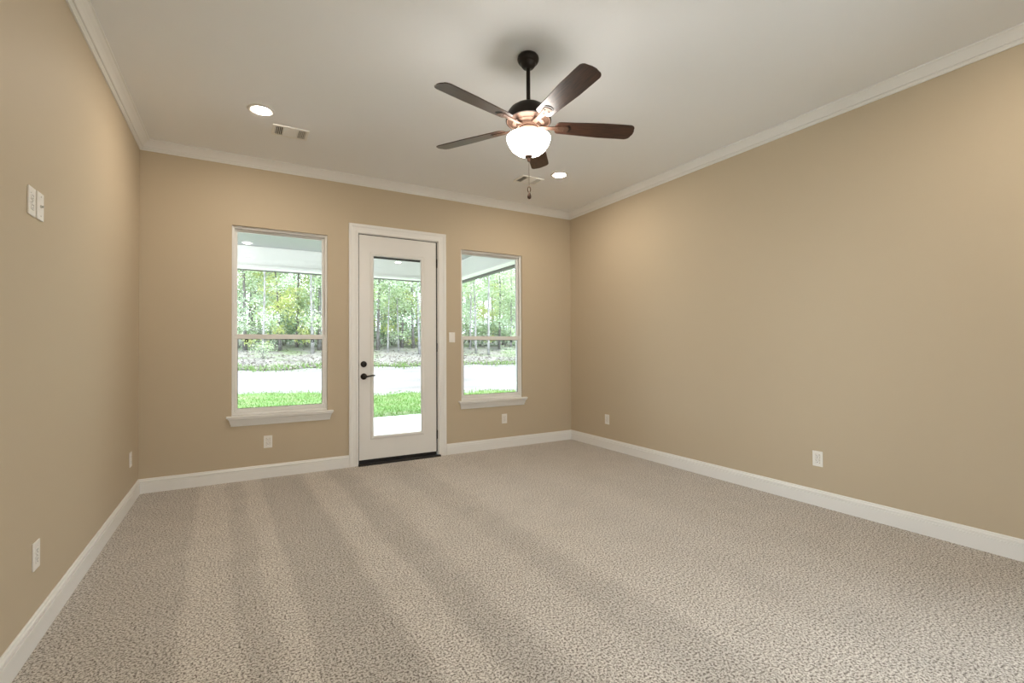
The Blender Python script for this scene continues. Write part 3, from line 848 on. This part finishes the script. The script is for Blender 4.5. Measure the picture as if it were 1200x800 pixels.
bm, mt = terrain('l', -5, 14, lambda x: 4.1 if x < 4.8 else .3, lawn_far, 76, 40, M['soil'], .012, .004)
for _ in range(26000):
    x = random.uniform(-1.5, 10.5); yf = lawn_far(x); y0_ = 4.16 if x < 4.8 else 3.0
    y = random.uniform(y0_, yf + .5)
    if y > yf and random.random() < .6: continue
    h = random.uniform(.03, .075); a = random.uniform(0, math.pi); wd = random.uniform(.006, .014)
    z = gz(x, y) + .005
    dx, dy = math.cos(a) * wd, math.sin(a) * wd
    lx, ly = random.uniform(-.03, .03), random.uniform(-.03, .03)
    bm.faces.new([bm.verts.new(p) for p in ((x - dx, y - dy, z), (x + dx, y + dy, z), (x + lx, y + ly, z + h))])
me_o = link('lawn', bm, M['soil'])
me_o.data.materials.append(M['grass'])
for p in me_o.data.polygons:
    if len(p.vertices) == 3: p.material_index = 1
tag(me_o, 'strip of bright green lawn beyond the patio', 'grass', kind='stuff')

lit_near = lambda x: 18.6 + 1.2 * wig(x, 3.0) + (.0 if x < 8 else -.1 * (x - 8))
bm, mt = terrain('f', -30, 50, lit_near, lambda x: 92, 110, 90, M['litter'], .025, .02)
lit = link('forest_floor', bm, mt, smooth=True)
tag(lit, 'grey leafy forest floor at the edge of the woods', 'forest floor', kind='structure')
bm = bmesh.new()
for _ in range(9000):
    x = random.uniform(-4, 27); y = lit_near(x) + abs(random.gauss(0, 4.5)) - .3
    z = gz(x, y) + .035
    s = random.uniform(.03, .09); a = random.uniform(0, 6.28); ti = random.uniform(-.6, .6)
    u_ = Vector((math.cos(a), math.sin(a), ti)) * s; v_ = Vector((-math.sin(a), math.cos(a), random.uniform(-.3, .6))) * s * .6
    c_ = Vector((x, y, z + random.uniform(0, .03)))
    bm.faces.new([bm.verts.new(c_ + q) for q in (-u_, -v_, u_, v_)])
tag(link('fallen_leaves', bm, M['dryleaf']), 'scattered grey fallen leaves along the edge of the woods', 'fallen leaves', kind='stuff')
bm = bmesh.new()
for _ in range(2600):
    x = random.uniform(-3, 26); y = lit_near(x) + random.gauss(.2, .7)
    z = gz(x, y) + .01; h = random.uniform(.06, .26); a = random.uniform(0, 3.14); wd = random.uniform(.012, .03)
    dx, dy = math.cos(a) * wd, math.sin(a) * wd
    bm.faces.new([bm.verts.new(p) for p in ((x - dx, y - dy, z), (x + dx, y + dy, z), (x + random.uniform(-.1, .1), y + random.uniform(-.1, .1), z + h))])
tag(link('rough_grass', bm, M['grass']), 'rough tufts of pale grass between the sand and the woods', 'grass', kind='stuff')

# ------------------------------------------------------------------ trees and shrubs
def leaf_cluster(bm, c, rad, n, size):
    for _ in range(n):
        d = Vector((random.gauss(0, 1), random.gauss(0, 1), random.gauss(0, .75)))
        d = d.normalized() * rad * random.random() ** .45
        p = c + d
        s = size * random.uniform(.6, 1.3)
        a = Vector((random.uniform(-1, 1), random.uniform(-1, 1), random.uniform(-.7, .7))).normalized()
        b = a.cross(Vector((random.uniform(-1, 1), random.uniform(-1, 1), random.uniform(-1, 1)))).normalized()
        bm.faces.new([bm.verts.new(p + q) for q in (-a * s, -b * s * .5, a * s, b * s * .5)])

def tree_proto(seed, h, r, lean, bark, leafm, n_cl, lo_h, spread, leaves, size, name='woodland_tree'):
    random.seed(seed)
    t = empty(name)
    bm = bmesh.new()
    pts, rads = [], []
    k = 9
    jx, jy = 0, 0
    for i in range(k + 1):
        f = i / k
        jx += random.uniform(-.10, .10); jy += random.uniform(-.08, .08)
        pts.append(Vector((lean[0] * h * f + jx * f, lean[1] * h * f + jy * f, h * f - .1)))
        rads.append(r * (1.25 - .9 * f) if i else r * 1.6)
    tube(bm, pts, rads, 8)
    fol = bmesh.new()
    for c in range(n_cl):
        f = lo_h + (1 - lo_h) * (c + random.random()) / n_cl
        i = min(k - 1, int(f * k)); base_ = pts[i].lerp(pts[i + 1], f * k - i)
        a = random.uniform(0, 6.28)
        ln = spread * random.uniform(.4, 1.0) * (1.05 - .55 * f)
        tip = base_ + Vector((math.cos(a) * ln, math.sin(a) * ln, ln * random.uniform(.1, .6)))
        mid = base_.lerp(tip, .5) + Vector((0, 0, -.05))
        tube(bm, [base_, mid, tip], [max(.012, r * .32), max(.009, r * .2), .006], 5)
        leaf_cluster(fol, tip, random.uniform(.45, .95) * (.55 + .2 * spread), leaves, size)
        if random.random() < .5: leaf_cluster(fol, mid, .5, leaves // 2, size)
    link('trunk', bm, bark, t, smooth=True)
    link('foliage', fol, leafm, t)
    return t
def shrub_proto(seed, h, leafm, n, size, name='woodland_shrub'):
    random.seed(seed)
    t = empty(name)
    bm = bmesh.new(); fol = bmesh.new()
    for i in range(7):
        a = 6.28 * i / 7 + random.uniform(-.3, .3)
        tip = Vector((math.cos(a) * h * .5 * random.uniform(.3, 1), math.sin(a) * h * .4, h * random.uniform(.35, .85)))
        tube(bm, [(0, 0, -.05), tip * .5 + Vector((0, 0, .1)), tip], [.025, .018, .008], 5)
        leaf_cluster(fol, tip, h * .33, n, size)
    leaf_cluster(fol, Vector((0, 0, h * .3)), h * .42, n * 2, size)
    link('stems', bm, M['bark_grey'], t)
    link('foliage', fol, leafm, t)
    return t

KINDS_ = {
    'green': ('leafy green tree', tree_proto(11, 10.5, .085, (.02, .0), M['bark_grey'], M['leaf_green'], 26, .08, 2.4, 150, .082)),
    'yellow': ('yellow-green leafy tree', tree_proto(12, 8.0, .075, (-.03, .02), M['bark_grey'], M['leaf_yellow'], 20, .06, 1.9, 150, .075)),
    'pale': ('pale misty leafed tree', tree_proto(13, 12.0, .06, (.0, .02), M['bark_pale'], M['leaf_pale'], 24, .08, 2.6, 140, .085)),
    'slim': ('slim pale-barked tree', tree_proto(14, 9.5, .055, (.03, .0), M['bark_pale'], M['leaf_green'], 12, .35, 1.5, 90, .075)),
    'dark': ('tall dark-leaved tree', tree_proto(15, 13.0, .14, (.0, .0), M['bark_grey'], M['leaf_dark'], 26, .08, 2.6, 150, .095)),
    'shrub': ('dense green shrub', shrub_proto(21, 2.2, M['leaf_green'], 90, .07)),
    'shrubd': ('dark leafy shrub', shrub_proto(22, 2.6, M['leaf_dark'], 110, .08)),
}
used = set()
def opening(x, y):
    xw = CAM.x + (x - CAM.x) * (-CAM.y) / (y - CAM.y)
    return ('the left window', 'the door glass', 'the right window')[0 if xw < 1.75 else 1 if xw < 2.78 else 2]
def plant(kind, x, y, s=1.0, rz=0.0, label=None):
    nm, pr = KINDS_[kind]
    if kind in used: o = copy_tree(pr)
    else: o = pr; used.add(kind)
    o.location = (x, y, gz(x, y)); o.rotation_euler = (0, 0, rz); o.scale = (s, s, s * random.uniform(.92, 1.08))
    op = opening(x, y)
    cat = 'shrub' if kind.startswith('shrub') else 'tree'
    if label: tag(o, label, cat)
    else: tag(o, '%s in the woods seen through %s' % (nm, op), cat, '%ss seen through %s' % (nm, op))
    return o
random.seed(99)
def ang(xw, y):      # x at depth y whose sight line crosses the back wall at xw
    return CAM.x + (xw - CAM.x) * (y - CAM.y) / (-CAM.y)
# forest edge trees as they stand in the photo
plant('slim', ang(1.395, 25), 25, 1.15, 3.3, 'leaning slim white-trunked tree in the right half of the left window')
plant('slim', ang(1.40, 26.5), 26.5, .9, .4, 'slim upright pale tree just behind the leaning one in the left window')
plant('green', ang(1.46, 27), 27, 1.1, 1.1)
plant('yellow', ang(1.10, 27), 27, .95, .5)
plant('yellow', ang(1.25, 29), 29, 1.05, 2.5)
plant('green', ang(.80, 27.5), 27.5, 1.0, 2.0)
plant('pale', ang(.95, 25.5), 25.5, .95, 4.0)
plant('slim', ang(2.28, 26), 26, .85, 2.2, 'slim pale-trunked tree right of centre in the door glass')
plant('slim', ang(2.16, 25.5), 25.5, .8, 5.0, 'slim pale-trunked tree left of centre in the door glass')
plant('pale', ang(2.52, 24), 24, 1.0, 1.0)
plant('green', ang(2.05, 27), 27, 1.0, 5.5)
plant('yellow', ang(2.32, 28.5), 28.5, 1.0, 4.4)
plant('green', ang(2.45, 28), 28, .95, 3.0)
plant('slim', ang(3.23, 24), 24, 1.1, 1.4, 'slim pale tree in the left half of the right window')
plant('slim', ang(3.40, 23), 23, 1.2, 4.1, 'slim mottled white-barked tree in the middle of the right window')
plant('pale', ang(3.72, 26), 26, 1.0, 2.6)
plant('green', ang(3.55, 27), 27, .9, 5.2)
plant('green', ang(3.80, 25), 25, .8, .9)
plant('pale', ang(3.15, 27), 27, 1.0, 3.6)
# deeper rows fill the woods
for y, n in ((31, 15), (36, 16), (42, 17), (50, 18)):
    for i in range(n):
        xw = 0.15 + 4.2 * (i + random.uniform(.2, .8)) / n
        plant(random.choice(['green', 'green', 'yellow', 'pale', 'dark', 'dark']), ang(xw, y + 0), y + random.uniform(-1.5, 1.5), random.uniform(.9, 1.25), random.uniform(0, 6.28))
for i in range(34):
    xw = 0.2 + 4.1 * (i + random.uniform(.2, .8)) / 34
    y = random.uniform(28.5, 32)
    plant(random.choice(['shrub', 'shrubd', 'shrubd']), ang(xw, y), y, random.uniform(.7, 1.1), random.uniform(0, 6.28))
plant('shrub', ang(3.70, 20.5), 20.5, .42, 1.0, 'low bright green bush on the forest edge in the right window')
plant('shrub', ang(.955, 23), 23, .45, 2.0, 'low green bush at the foot of trees in the left window')
